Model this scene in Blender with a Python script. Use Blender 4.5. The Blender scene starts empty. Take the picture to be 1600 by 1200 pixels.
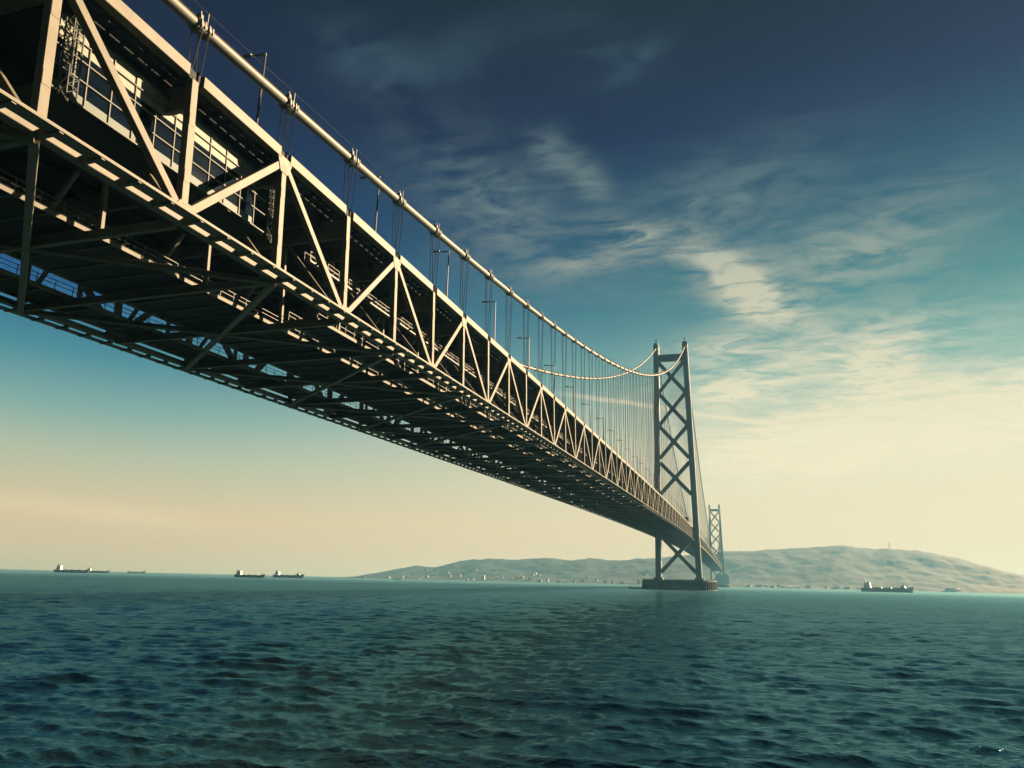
import bpy, math, random
import numpy as np
from mathutils import Vector, Matrix
random.seed(7); rng = np.random.default_rng(11)
scene = bpy.context.scene
COL = scene.collection

# ------------------------------------------------------------------ camera
FPX, YAW, PITCH, ROLL = 1127.153, 0.2967546, 0.2661460, 0.0234178
CAM = Vector((45.5716, 0.0, 5.9074))
_F = Vector((-math.sin(YAW)*math.cos(PITCH), math.cos(YAW)*math.cos(PITCH), math.sin(PITCH)))
_R = Vector((math.cos(YAW), math.sin(YAW), 0)); _U = _R.cross(_F)
CR = _R*math.cos(ROLL) + _U*math.sin(ROLL); CU = -_R*math.sin(ROLL) + _U*math.cos(ROLL)
cd = bpy.data.cameras.new('camera'); cam = bpy.data.objects.new('camera', cd); COL.objects.link(cam)
M = Matrix.Identity(4)
for r in range(3):
    M[r][0], M[r][1], M[r][2], M[r][3] = CR[r], CU[r], -_F[r], CAM[r]
cam.matrix_world = M
cd.sensor_width = 36.0; cd.lens = FPX*36/1600; cd.clip_start = 0.5; cd.clip_end = 150000
scene.camera = cam
def ray(u, v): return _F*FPX + CR*(u-800) - CU*(v-600)
def at_y(u, v, y): d = ray(u, v); return CAM + d*(y/d.y)
def at_dist(u, v, dist):                       # point on the water under a pixel column, at a chosen distance
    d = ray(u, v); h = Vector((d.x, d.y, 0)).normalized(); q = CAM + h*dist; q.z = 0; return q
def azel(u, v):
    d = ray(u, v).normalized(); return math.atan2(d.x, d.y), math.asin(d.z)

# ------------------------------------------------------------------ sun, sky, exposure
EXPOSURE = 3.0
SUN_EL, SUN_AZ = math.radians(25), math.radians(46)      # azimuth measured from +Y (bridge axis) towards +X
SUN = Vector((math.sin(SUN_AZ)*math.cos(SUN_EL), math.cos(SUN_AZ)*math.cos(SUN_EL), math.sin(SUN_EL)))
vs = scene.view_settings
vs.view_transform = 'Standard'; vs.look = 'None'; vs.exposure = EXPOSURE; vs.gamma = 1.0; vs.use_curve_mapping = False
scene.cycles.caustics_reflective = False; scene.cycles.caustics_refractive = False
sl = bpy.data.lights.new('sun', 'SUN'); sl.energy = 5.0; sl.angle = math.radians(0.55); sl.color = (1.0, 0.75, 0.47)
so = bpy.data.objects.new('sun', sl); COL.objects.link(so); so.location = (400, 300, 500)
so.rotation_euler = SUN.to_track_quat('Z', 'Y').to_euler()

def s2l(c): return c/12.92 if c <= 0.04045 else ((c+0.055)/1.055)**2.4
def disp(r, g, b, k=1.0):                       # display colour -> scene radiance
    e = k/2**EXPOSURE
    return (s2l(r/255)*e, s2l(g/255)*e, s2l(b/255)*e, 1)

class NT:
    def __init__(s, tree): s.t = tree; s.n = tree.nodes; s.l = tree.links
    def new(s, typ, **kw):
        n = s.n.new(typ)
        for k, v in kw.items(): setattr(n, k, v)
        return n
    def put(s, inp, v):
        if hasattr(v, 'is_output') or isinstance(v, bpy.types.NodeSocket): s.l.new(v, inp)
        elif v is not None: inp.default_value = v
    def math(s, op, a, b=None, c=None, clamp=False):
        n = s.new('ShaderNodeMath', operation=op); n.use_clamp = clamp
        s.put(n.inputs[0], a)
        if b is not None: s.put(n.inputs[1], b)
        if c is not None: s.put(n.inputs[2], c)
        return n.outputs[0]
    def mapr(s, v, a, b, c=0.0, d=1.0, mode='SMOOTHSTEP'):
        n = s.new('ShaderNodeMapRange', interpolation_type=mode)
        s.put(n.inputs['Value'], v)
        for k, x in zip(('From Min', 'From Max', 'To Min', 'To Max'), (a, b, c, d)): s.put(n.inputs[k], x)
        return n.outputs['Result']
    def ramp(s, v, stops, mode='LINEAR'):
        n = s.new('ShaderNodeValToRGB'); e = n.color_ramp.elements; n.color_ramp.interpolation = mode
        while len(e) < len(stops): e.new(0.5)
        for el, (p, c) in zip(e, stops): el.position = p; el.color = c if len(c) == 4 else (*c, 1)
        s.put(n.inputs[0], v); return n.outputs['Color']
    def mix(s, f, a, b, blend='MIX'):
        n = s.new('ShaderNodeMix', data_type='RGBA', blend_type=blend)
        s.put(n.inputs['Factor'], f); s.put(n.inputs['A'], a) if False else None
        s.put(n.inputs[6], a); s.put(n.inputs[7], b); return n.outputs[2]
    def noise(s, vec, scale, detail=4, rough=0.55, dist=0.0, dim='3D'):
        n = s.new('ShaderNodeTexNoise', noise_dimensions=dim)
        if vec is not None: s.l.new(vec, n.inputs['Vector'])
        n.inputs['Scale'].default_value = scale; n.inputs['Detail'].default_value = detail
        n.inputs['Roughness'].default_value = rough; n.inputs['Distortion'].default_value = dist
        return n.outputs['Fac']
    def comb(s, x, y, z=0.0):
        n = s.new('ShaderNodeCombineXYZ'); s.put(n.inputs[0], x); s.put(n.inputs[1], y); s.put(n.inputs[2], z); return n.outputs[0]
    def mapping(s, vec, loc=(0,0,0), rot=(0,0,0), sc=(1,1,1)):
        n = s.new('ShaderNodeMapping'); s.l.new(vec, n.inputs[0])
        n.inputs[1].default_value = loc; n.inputs[2].default_value = rot; n.inputs[3].default_value = sc; return n.outputs[0]

VEIL = (0.010, 0.017, 0.014)
def skyc(el, r, g, b):
    t = disp(r, g, b); k = 0.57/max(math.sin(math.radians(el)), 0.10)/2**EXPOSURE
    return tuple(max(t[i]-VEIL[i]*k, t[i]*0.2) for i in range(3)) + (1,)

def build_world():
    w = bpy.data.worlds.new('World'); scene.world = w; w.use_nodes = True
    w.cycles.sampling_method = 'MANUAL'; w.cycles.sample_map_resolution = 512
    T = NT(w.node_tree); T.n.clear()
    out = T.new('ShaderNodeOutputWorld'); bg = T.new('ShaderNodeBackground')
    tc = T.new('ShaderNodeTexCoord'); d = tc.outputs['Generated']
    sp = T.new('ShaderNodeSeparateXYZ'); T.l.new(d, sp.inputs[0]); X, Y, Z = sp.outputs
    el = T.math('DIVIDE', T.math('ARCSINE', Z), math.pi/2)          # 0 horizon .. 1 zenith
    elc = T.math('MAXIMUM', el, 0.0)
    az = T.math('ARCTAN2', X, Y)
    hl = T.math('SQRT', T.math('ADD', T.math('MULTIPLY', X, X), T.math('MULTIPLY', Y, Y)))
    dt = T.math('DIVIDE', T.math('ADD', T.math('MULTIPLY', X, math.sin(SUN_AZ)), T.math('MULTIPLY', Y, math.cos(SUN_AZ))), T.math('MAXIMUM', hl, 1e-4))
    sunside = T.mapr(dt, -0.12, 0.97)
    D = lambda e: e/90.0
    L_ = [(0,222,212,174),(4,230,217,176),(8,186,203,178),(11,134,180,174),(14.5,80,146,160),(19,38,94,142),(26,25,58,102),(34,14,27,68),(45,9,14,46),(90,15,18,42)]
    R_ = [(0,242,230,190),(5,248,240,202),(10,240,236,202),(13,198,215,190),(16,134,182,170),(21,74,138,140),(27,40,92,112),(34,14,42,78),(42,7,16,48),(60,6,12,40),(90,15,18,42)]
    left = T.ramp(elc, [(D(e), skyc(e, *c)) for e, *c in L_])
    right = T.ramp(elc, [(D(e), skyc(e, *c)) for e, *c in R_])
    sky = T.mix(sunside, left, right)
    # the physical sky, blended in for the light of the whole dome
    nish = T.new('ShaderNodeTexSky', sky_type='NISHITA'); nish.sun_disc = False
    nish.sun_elevation = SUN_EL; nish.sun_rotation = SUN_AZ; nish.altitude = 0
    nsc = T.mix(1.0, nish.outputs[0], (0.007, 0.007, 0.007, 1), 'MULTIPLY')
    sky = T.mix(0.06, sky, nsc)
    # ---- cirrus: streaky noise on a high plane, gathered where the clouds stand
    k = T.math('DIVIDE', 1.0, T.math('ADD', T.math('MAXIMUM', Z, 0.0), 0.10))
    P = T.comb(T.math('MULTIPLY', X, k), T.math('MULTIPLY', Y, k), 0.0)
    Pw = T.mapping(P, rot=(0, 0, math.radians(-38)), sc=(1.0, 2.3, 1.0))
    n1 = T.noise(Pw, 3.6, 8, 0.66, 1.1)
    n2 = T.noise(T.mapping(P, loc=(3, 7, 1), rot=(0, 0, math.radians(-20)), sc=(1.0, 1.5, 1)), 9.0, 5, 0.65, 0.8)
    n3 = T.noise(T.mapping(P, loc=(9, 2, 4)), 1.3, 2, 0.5)
    fib = T.math('ADD', T.math('MULTIPLY', n1, 0.6), T.math('MULTIPLY', n2, 0.4))
    AE = T.comb(T.math('MULTIPLY', az, 0.90), T.math('MULTIPLY', el, math.pi/2), 0.0)
    def blob(u, v, ru, rv, rot, amp):
        a0, e0 = azel(u, v); k_ = 1127*1.103
        mp = T.new('ShaderNodeMapping', vector_type='TEXTURE'); T.l.new(AE, mp.inputs[0])
        mp.inputs[1].default_value = (a0*0.90, e0, 0); mp.inputs[2].default_value = (0, 0, rot); mp.inputs[3].default_value = (ru/k_, rv/k_, 1)
        ln = T.new('ShaderNodeVectorMath', operation='DOT_PRODUCT'); T.l.new(mp.outputs[0], ln.inputs[0]); T.l.new(mp.outputs[0], ln.inputs[1])
        return T.math('MULTIPLY', T.math('EXPONENT', T.math('MULTIPLY', ln.outputs['Value'], -1.0)), amp)
    R = math.radians
    blobs = [(868,240,50,34,R(-40),.62), (925,285,40,26,R(-55),.45), (1010,375,100,24,R(-14),.7), (910,412,70,22,R(5),.45), (1120,415,40,28,R(-30),.75),
             (1165,450,50,38,R(-50),.95), (1200,480,70,30,R(-20),.7), (1330,395,180,70,R(14),.5), (1260,560,200,45,R(8),.85), (1380,570,70,40,R(35),.7),
             (1130,540,90,24,R(6),.6), (1120,620,40,30,R(20),.7), (1180,610,60,18,R(0),.5), (1450,660,320,70,R(5),1.35), (1300,690,200,50,R(12),.8), (1120,320,200,80,R(20),.35),
             (570,85,90,45,R(-10),.3), (700,90,120,40,R(20),.26), (920,70,110,50,R(-15),.25), (1010,85,60,16,R(30),.3), (780,330,120,90,R(-40),.3), (700,250,160,70,R(-30),.22), (150,800,150,14,R(-4),.5)]
    tot = None
    for b in blobs:
        g = blob(*b); tot = g if tot is None else T.math('ADD', tot, g)
    # outside the picture the cirrus goes on in loose fields
    field = T.math('MULTIPLY', T.mapr(n3, 0.5, 0.72), T.mapr(T.math('ABSOLUTE', T.math('ADD', az, 0.3)), 0.62, 1.0))
    tot = T.math('ADD', tot, T.math('MULTIPLY', field, 0.5))
    den = T.math('MULTIPLY', T.math('MINIMUM', tot, 1.15), T.mapr(fib, 0.34, 0.62))
    den = T.math('ADD', den, T.math('MULTIPLY', T.math('MAXIMUM', T.math('SUBTRACT', tot, 0.8), 0.0), 0.5), clamp=True)
    cc = T.ramp(elc, [(D(0), disp(248,240,206)), (D(14), disp(240,230,196)), (D(22), disp(214,208,180)), (D(30), disp(150,170,160)), (D(38), disp(84,116,130)), (D(60), disp(70,95,120))])
    sky = T.mix(T.math('MULTIPLY', den, 0.82), sky, cc)
    # ---- contrail: a thin band along a great circle
    d1 = ray(862, 612).normalized(); d2 = ray(1235, 668).normalized(); nrm = d1.cross(d2).normalized()
    def dot(v): return T.math('ADD', T.math('ADD', T.math('MULTIPLY', X, v.x), T.math('MULTIPLY', Y, v.y)), T.math('MULTIPLY', Z, v.z))
    off = T.math('ADD', dot(nrm), T.math('MULTIPLY', T.math('SUBTRACT', T.noise(d, 9, 3), 0.5), 0.006))
    along = T.math('MULTIPLY', T.mapr(az, azel(850,610)[0], azel(950,630)[0]), T.mapr(az, azel(1250,668)[0], azel(1190,662)[0]))
    band = T.math('MULTIPLY', T.mapr(T.math('ABSOLUTE', off), 0.0052, 0.0008), along)
    band = T.math('MULTIPLY', band, T.mapr(T.noise(d, 30, 4), 0.25, 0.6, 0.35, 0.8))
    sky = T.mix(band, sky, disp(240,228,194))
    T.l.new(sky, bg.inputs['Color']); bg.inputs['Strength'].default_value = 1.0
    T.l.new(bg.outputs[0], out.inputs[0])
build_world()

# ------------------------------------------------------------------ materials
def material(name, col, rough=0.6, metal=0.0, spec=0.5, var=0.12, scale=0.4, col2=None, streak=0.0, bump=0.0, bscale=8.0, coat=0.0, rnd=0.0):
    m = bpy.data.materials.new(name); m.use_nodes = True; T = NT(m.node_tree)
    b = T.n['Principled BSDF']; g = T.new('ShaderNodeNewGeometry').outputs['Position']
    c = (*col, 1); dk = tuple(x*(1-var*2) for x in col)
    n = T.noise(g, scale, 6, 0.6)
    base = T.mix(T.mapr(n, 0.35, 0.7), (*dk, 1) if col2 is None else (*col2, 1), c)
    if streak:
        s = T.noise(T.mapping(g, sc=(3.0, 3.0, 0.25)), 1.2, 5, 0.65)
        base = T.mix(T.math('MULTIPLY', T.mapr(s, 0.56, 0.78), streak), base, (col[0]*0.55, col[1]*0.42, col[2]*0.33, 1))
    if rnd:
        oi = T.new('ShaderNodeObjectInfo').outputs['Random']; k = T.mapr(oi, 0, 1, 1-rnd, 1.0, 'LINEAR')
        base = T.mix(1.0, base, T.comb(k, k, T.math('POWER', k, 1.3)), 'MULTIPLY')
        gr = T.noise(T.mapping(g, loc=(4,1,8)), 2.2, 6, 0.7)
        base = T.mix(T.math('MULTIPLY', T.mapr(gr, 0.58, 0.74), 0.45), base, (col[0]*0.4, col[1]*0.36, col[2]*0.34, 1))
    T.l.new(base, b.inputs['Base Color'])
    b.inputs['Roughness'].default_value = rough; b.inputs['Metallic'].default_value = metal
    b.inputs['Specular IOR Level'].default_value = spec; b.inputs['Coat Weight'].default_value = coat
    if bump:
        bn = T.new('ShaderNodeBump'); bn.inputs['Strength'].default_value = bump; bn.inputs['Distance'].default_value = 0.05
        T.l.new(T.noise(g, bscale, 5), bn.inputs['Height']); T.l.new(bn.outputs[0], b.inputs['Normal'])
    return m
PAINT = material('bridge_paint', (0.064, 0.0565, 0.040), 0.62, spec=0.15, var=0.13, scale=0.45, streak=0.7, rnd=0.22)
CABLE = material('cable_wrap', (0.04752, 0.0432, 0.03456), 0.6, spec=0.2, var=0.10, scale=0.8, streak=0.3)
TOWERP = material('tower_paint', (0.0432, 0.0648, 0.0756), 0.5, spec=0.3, var=0.08, scale=0.08, streak=0.25)
DARK = material('dark_steel', (0.026, 0.028, 0.031), 0.8, spec=0.04, var=0.15, scale=1.5)
GALV = material('galvanised_steel', (0.072, 0.072, 0.0648), 0.6, spec=0.15, var=0.12, scale=2.0)
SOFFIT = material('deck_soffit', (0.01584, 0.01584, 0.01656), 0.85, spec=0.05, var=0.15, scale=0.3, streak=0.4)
ASPHALT = material('asphalt', (0.05, 0.05, 0.05), 0.9, var=0.2, scale=1.0)
CONC = material('concrete', (0.072, 0.07776, 0.0792), 0.85, spec=0.2, var=0.2, scale=0.12, streak=0.25, bump=0.3, bscale=1.0)
FENDER = material('fender_rubber', (0.0288, 0.03384, 0.036), 0.8, spec=0.1, var=0.2, scale=0.4, streak=0.15)
CREAM_REFL = material('cream_reflection', (0.0756, 0.08064, 0.0576), 0.65, spec=0.2, var=0.06, scale=0.6)  # sun glow mirrored in the panes, put in as a cream colour
GREENP = material('pale_green_panel', (0.017, 0.034, 0.029), 0.6, spec=0.15, var=0.08, scale=0.6)
FRAME = material('window_frame', (0.054, 0.054, 0.04464), 0.65, spec=0.15, var=0.06, scale=1.0)
LADDER = material('weathered_steel', (0.0324, 0.036, 0.0324), 0.7, spec=0.1, var=0.15, scale=2.0)
LAMPM = material('lamp_metal', (0.02016, 0.02304, 0.0252), 0.5, spec=0.2, var=0.1, scale=2.0)
SIGNB = material('sign_back', (0.04, 0.05, 0.06), 0.6, var=0.1)
HULLS = [material('hull_'+n, c, 0.5, var=0.12, scale=0.05, streak=0.3) for n, c in
         (('dark_blue', (0.025,0.045,0.06)), ('black', (0.02,0.025,0.03)), ('grey', (0.10,0.13,0.14)), ('slate', (0.04,0.065,0.075)))]
HULLR = material('hull_antifouling', (0.09, 0.035, 0.025), 0.6, scale=0.1)
WHITE = material('white_paint', (0.432, 0.4176, 0.3744), 0.4, var=0.05, scale=0.2, streak=0.15)
HATCH = material('hatch_cover', (0.16, 0.19, 0.17), 0.6, scale=0.1)
HATCHL = material('pale_cargo_cover', (0.55, 0.58, 0.52), 0.5, scale=0.1)
WALLM = material('house_wall', (0.1872, 0.18, 0.1584), 0.8, var=0.15, scale=0.02)
ROOFM = material('house_roof', (0.16, 0.12, 0.10), 0.8, var=0.2, scale=0.05)

def glass_material():
    m = bpy.data.materials.new('tinted_glass'); m.use_nodes = True; T = NT(m.node_tree); T.n.clear()
    out = T.new('ShaderNodeOutputMaterial'); tr = T.new('ShaderNodeBsdfTransparent'); gl = T.new('ShaderNodeBsdfGlossy')
    tr.inputs[0].default_value = (0.22, 0.34, 0.36, 1); gl.inputs[0].default_value = (0.9, 0.95, 0.95, 1); gl.inputs['Roughness'].default_value = 0.02
    fr = T.new('ShaderNodeFresnel'); fr.inputs[0].default_value = 1.65
    g = T.new('ShaderNodeNewGeometry').outputs['Position']; bn = T.new('ShaderNodeBump'); bn.inputs['Strength'].default_value = 0.06; bn.inputs['Distance'].default_value = 0.1
    T.l.new(T.noise(g, 0.7, 2), bn.inputs['Height']); T.l.new(bn.outputs[0], gl.inputs['Normal'])
    mx = T.new('ShaderNodeMixShader'); T.l.new(T.math('ADD', fr.outputs[0], 0.06), mx.inputs[0]); T.l.new(tr.outputs[0], mx.inputs[1]); T.l.new(gl.outputs[0], mx.inputs[2])
    T.l.new(mx.outputs[0], out.inputs[0]); return m
GLASS = glass_material()

def water_material():
    m = bpy.data.materials.new('sea_water'); m.use_nodes = True; T = NT(m.node_tree); T.n.clear()
    out = T.new('ShaderNodeOutputMaterial'); df = T.new('ShaderNodeBsdfDiffuse'); gl = T.new('ShaderNodeBsdfGlossy'); mx = T.new('ShaderNodeMixShader')
    g = T.new('ShaderNodeNewGeometry').outputs['Position']
    patch = T.noise(T.mapping(g, sc=(0.004, 0.0012, 1)), 1.0, 4, 0.6)
    T.l.new(T.mix(T.mapr(patch, 0.4, 0.62), (0.0022, 0.0090, 0.0135, 1), (0.003, 0.012, 0.0148, 1)), df.inputs['Color'])
    gl.inputs['Color'].default_value = (0.34, 0.72, 0.84, 1)          # green-blue sea water
    dist = T.new('ShaderNodeCameraData').outputs['View Distance']
    T.l.new(T.mapr(dist, 40, 1600, 0.07, 0.38, 'LINEAR'), gl.inputs['Roughness'])
    h1 = T.noise(T.mapping(g, rot=(0,0,0.2), sc=(1.0, 2.0, 1)), 2.8, 4, 0.62)
    h2 = T.noise(T.mapping(g, rot=(0,0,-0.4), sc=(0.22, 0.40, 1)), 1.0, 4, 0.6)
    h3 = T.noise(T.mapping(g, rot=(0,0,0.2), sc=(0.018, 0.03, 1)), 1.0, 2, 0.6)
    gust = T.mapr(T.noise(T.mapping(g, loc=(40,9,0), rot=(0,0,0.25), sc=(0.006, 0.015, 1)), 1.0, 3, 0.55, 0.5), 0.36, 0.66, 0.55, 1.0)
    def bump(h, dist_, strength, prev=None):
        n = T.new('ShaderNodeBump'); n.inputs['Distance'].default_value = dist_; T.put(n.inputs['Strength'], strength); T.l.new(h, n.inputs['Height'])
        if prev is not None: T.l.new(prev, n.inputs['Normal'])
        return n.outputs[0]
    n = bump(h1, 0.14, gust)
    n = bump(h2, 1.3, T.mapr(dist, 40, 250, 0.3, 0.75, 'LINEAR'), n)
    n = bump(h3, 4.0, 0.12, n)
    for q in (df, gl): T.l.new(n, q.inputs['Normal'])
    fr = T.new('ShaderNodeFresnel'); fr.inputs[0].default_value = 1.333; T.l.new(n, fr.inputs['Normal'])
    T.l.new(T.math('MINIMUM', T.math('MULTIPLY', fr.outputs[0], 0.9), 0.40), mx.inputs[0])
    T.l.new(df.outputs[0], mx.inputs[1]); T.l.new(gl.outputs[0], mx.inputs[2]); T.l.new(mx.outputs[0], out.inputs[0])
    return m
WATER = water_material()

def hill_material():
    m = bpy.data.materials.new('wooded_hill'); m.use_nodes = True; T = NT(m.node_tree); b = T.n['Principled BSDF']
    g = T.new('ShaderNodeNewGeometry').outputs['Position']
    n = T.noise(g, 0.012, 8, 0.65); n2 = T.noise(T.mapping(g, loc=(500,0,0)), 0.0045, 5, 0.6)
    c = T.mix(T.mapr(n, 0.35, 0.68), (0.004, 0.010, 0.0095, 1), (0.008, 0.0165, 0.013, 1))
    c = T.mix(T.math('MULTIPLY', T.mapr(n2, 0.63, 0.70), 0.5), c, (0.05, 0.048, 0.032, 1))
    T.l.new(c, b.inputs['Base Color']); b.inputs['Roughness'].default_value = 0.95; b.inputs['Specular IOR Level'].default_value = 0.1
    bn = T.new('ShaderNodeBump'); bn.inputs['Strength'].default_value = 0.8; bn.inputs['Distance'].default_value = 7
    T.l.new(T.noise(g, 0.03, 6, 0.7), bn.inputs['Height']); T.l.new(bn.outputs[0], b.inputs['Normal'])
    return m
HILL = hill_material()

# ------------------------------------------------------------------ mesh helpers
class MB:
    def __init__(s): s.v = []; s.f = []
    def box(s, x0, x1, y0, y1, z0, z1):
        i = len(s.v)
        s.v += [(x0,y0,z0),(x1,y0,z0),(x1,y1,z0),(x0,y1,z0),(x0,y0,z1),(x1,y0,z1),(x1,y1,z1),(x0,y1,z1)]
        s.f += [(i,i+3,i+2,i+1),(i+4,i+5,i+6,i+7),(i,i+1,i+5,i+4),(i+1,i+2,i+6,i+5),(i+2,i+3,i+7,i+6),(i+3,i,i+4,i+7)]; return s
    def hexa(s, lo, hi):                         # 4 lower and 4 upper corners
        i = len(s.v); s.v += [tuple(p) for p in lo] + [tuple(p) for p in hi]
        s.f += [(i,i+3,i+2,i+1),(i+4,i+5,i+6,i+7),(i,i+1,i+5,i+4),(i+1,i+2,i+6,i+5),(i+2,i+3,i+7,i+6),(i+3,i,i+4,i+7)]; return s
    def beam(s, a, b, w, h, side=(1,0,0), ch=0.0, w2=None, h2=None):
        a, b = Vector(a), Vector(b); d = (b-a).normalized(); sd = Vector(side); sd = (sd - d*sd.dot(d)).normalized(); up = sd.cross(d)
        i = len(s.v)
        for p, ww, hh in ((a, w, h), (b, w2 or w, h2 or h)):
            x, y = ww/2, hh/2; c = ch
            pr = [(-x,-y),(x,-y),(x,y),(-x,y)] if not c else [(-x+c,-y),(x-c,-y),(x,-y+c),(x,y-c),(x-c,y),(-x+c,y),(-x,y-c),(-x,-y+c)]
            s.v += [tuple(p + sd*q[0] + up*q[1]) for q in pr]
        n = 8 if ch else 4
        for k in range(n): j = (k+1) % n; s.f.append((i+k, i+j, i+n+j, i+n+k))
        s.f.append(tuple(i+k for k in reversed(range(n)))); s.f.append(tuple(i+n+k for k in range(n))); return s
    def tube(s, pts, r, seg=8, cap=True):
        pts = [Vector(p) for p in pts]; i = len(s.v); n = len(pts)
        for k, p in enumerate(pts):
            d = (pts[min(k+1,n-1)] - pts[max(k-1,0)]).normalized()
            a = d.orthogonal().normalized() if abs(d.x) > 0.9 else (Vector((1,0,0)) - d*d.x).normalized(); b = d.cross(a)
            rr = r[k] if isinstance(r, (list, tuple)) else r
            s.v += [tuple(p + (a*math.cos(t)+b*math.sin(t))*rr) for t in (2*math.pi*q/seg for q in range(seg))]
        for k in range(n-1):
            for q in range(seg):
                w = (q+1) % seg; s.f.append((i+k*seg+q, i+k*seg+w, i+(k+1)*seg+w, i+(k+1)*seg+q))
        if cap: s.f.append(tuple(i+q for q in reversed(range(seg)))); s.f.append(tuple(i+(n-1)*seg+q for q in range(seg)))
        return s
    def prism(s, poly, axis, a, b):              # polygon in the plane normal to axis, from a to b
        i = len(s.v); n = len(poly)
        for t in (a, b):
            for p, q in poly: s.v.append({'x': (t,p,q), 'y': (p,t,q), 'z': (p,q,t)}[axis])
        for k in range(n): j = (k+1) % n; s.f.append((i+k, i+j, i+n+j, i+n+k))
        s.f.append(tuple(i+k for k in reversed(range(n)))); s.f.append(tuple(i+n+k for k in range(n))); return s
    def sweep(s, sections):                      # list of equal-length point rings
        i = len(s.v); n = len(sections[0])
        for sec in sections: s.v += [tuple(p) for p in sec]
        for k in range(len(sections)-1):
            for q in range(n):
                w = (q+1) % n; s.f.append((i+k*n+q, i+k*n+w, i+(k+1)*n+w, i+(k+1)*n+q))
        s.f.append(tuple(i+q for q in reversed(range(n)))); s.f.append(tuple(i+(len(sections)-1)*n+q for q in range(n))); return s
    def mesh(s, name):
        me = bpy.data.meshes.new(name); me.from_pydata(s.v, [], s.f); me.update()
        import bmesh
        bm = bmesh.new(); bm.from_mesh(me); bmesh.ops.recalc_face_normals(bm, faces=bm.faces); bm.to_mesh(me); bm.free(); return me
    def build(s, name, mat, parent=None, smooth=False, stuff=False, loc=None):
        me = s.mesh(name); me.materials.append(mat)
        if smooth:
            for p in me.polygons: p.use_smooth = True
        return put(name, me, parent, loc, stuff)
def put(name, me, parent=None, loc=None, stuff=False):
    o = bpy.data.objects.new(name, me); COL.objects.link(o)
    if parent is not None: o.parent = parent
    if loc is not None: o.location = loc
    if stuff: o['kind'] = 'stuff'
    return o
def empty(name, loc=(0,0,0), parent=None):
    o = bpy.data.objects.new(name, None); COL.objects.link(o); o.location = loc; o.empty_display_size = 1
    if parent is not None: o.parent = parent
    return o
def tag(o, label, cat, group=None):
    o['label'] = label; o['category'] = cat
    if group: o['group'] = group
    return o
def smooth_by_angle(o, deg=35):
    me = o.data
    for p in me.polygons: p.use_smooth = True
    me.set_sharp_from_angle(angle=math.radians(deg))

# ------------------------------------------------------------------ sea
def build_sea():
    rs = [2.0, 6.0, 10.0, 13.0]
    while rs[-1] < 2500: rs.append(rs[-1]*1.0046)
    while rs[-1] < 45000: rs.append(rs[-1]*1.06)
    rs = np.array(rs)
    c0 = -YAW                                     # view azimuth from +Y to the right
    fine = np.radians(np.arange(-41, 41.01, 0.125)) + c0
    coarse = np.radians(np.arange(44, 317, 3.0)) + c0
    az = np.concatenate([fine, coarse]); na, nr = len(az), len(rs)
    A, Rr = np.meshgrid(az, rs); Xc = CAM.x + np.sin(A)*Rr; Yc = np.cos(A)*Rr; Zc = np.zeros_like(Xc)
    g = np.random.default_rng(5); wind = math.radians(172)   # heading of the chop
    dx = np.zeros_like(Xc); dy = np.zeros_like(Xc)
    lim = int(np.searchsorted(rs, 2500))
    xs, ys, rr = Xc[:lim], Yc[:lim], Rr[:lim]
    for k in range(90):
        lam = 0.36*(4.0/0.36)**g.random(); th = wind + g.normal(0, 0.38); kk = 2*math.pi/lam
        amp = 0.0062*lam**1.0 * (0.6+0.8*g.random())
        fade = np.clip((lam/(rr*0.0046*2.6)-0.6)/0.8, 0, 1) * np.clip((rr-8)/6, 0, 1)
        ph = kk*(xs*math.sin(th)+ys*math.cos(th)) + g.random()*6.283
        gust = 1.0
        Zc[:lim] += amp*fade*gust*np.cos(ph)
        dx[:lim] -= math.sin(th)*amp*fade*np.sin(ph)*0.75; dy[:lim] -= math.cos(th)*amp*fade*np.sin(ph)*0.75
    co = np.stack([Xc+dx, Yc+dy, Zc], -1).reshape(-1, 3)
    idx = np.arange(nr*na).reshape(nr, na); nx = np.roll(idx, -1, 1)
    q = np.stack([idx[:-1], idx[1:], nx[1:], nx[:-1]], -1).reshape(-1, 4)   # facing up
    # centre fan closed by one polygon
    me = bpy.data.meshes.new('sea'); nq = len(q)
    me.vertices.add(len(co)); me.vertices.foreach_set('co', co.astype(np.float32).ravel())
    loops = np.concatenate([q.ravel(), idx[0][::-1]]); me.loops.add(len(loops)); me.loops.foreach_set('vertex_index', loops.astype(np.int32))
    me.polygons.add(nq+1); me.polygons.foreach_set('loop_start', np.append(np.arange(nq)*4, nq*4).astype(np.int32))
    me.polygons.foreach_set('loop_total', np.append(np.full(nq, 4), na).astype(np.int32))
    me.polygons.foreach_set('use_smooth', np.ones(nq+1, bool)); me.update(calc_edges=True); me.validate()
    me.materials.append(WATER)
    o = put('sea', me); o['kind'] = 'structure'; o['label'] = 'dark teal choppy sea reaching to the horizon'
build_sea()

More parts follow.
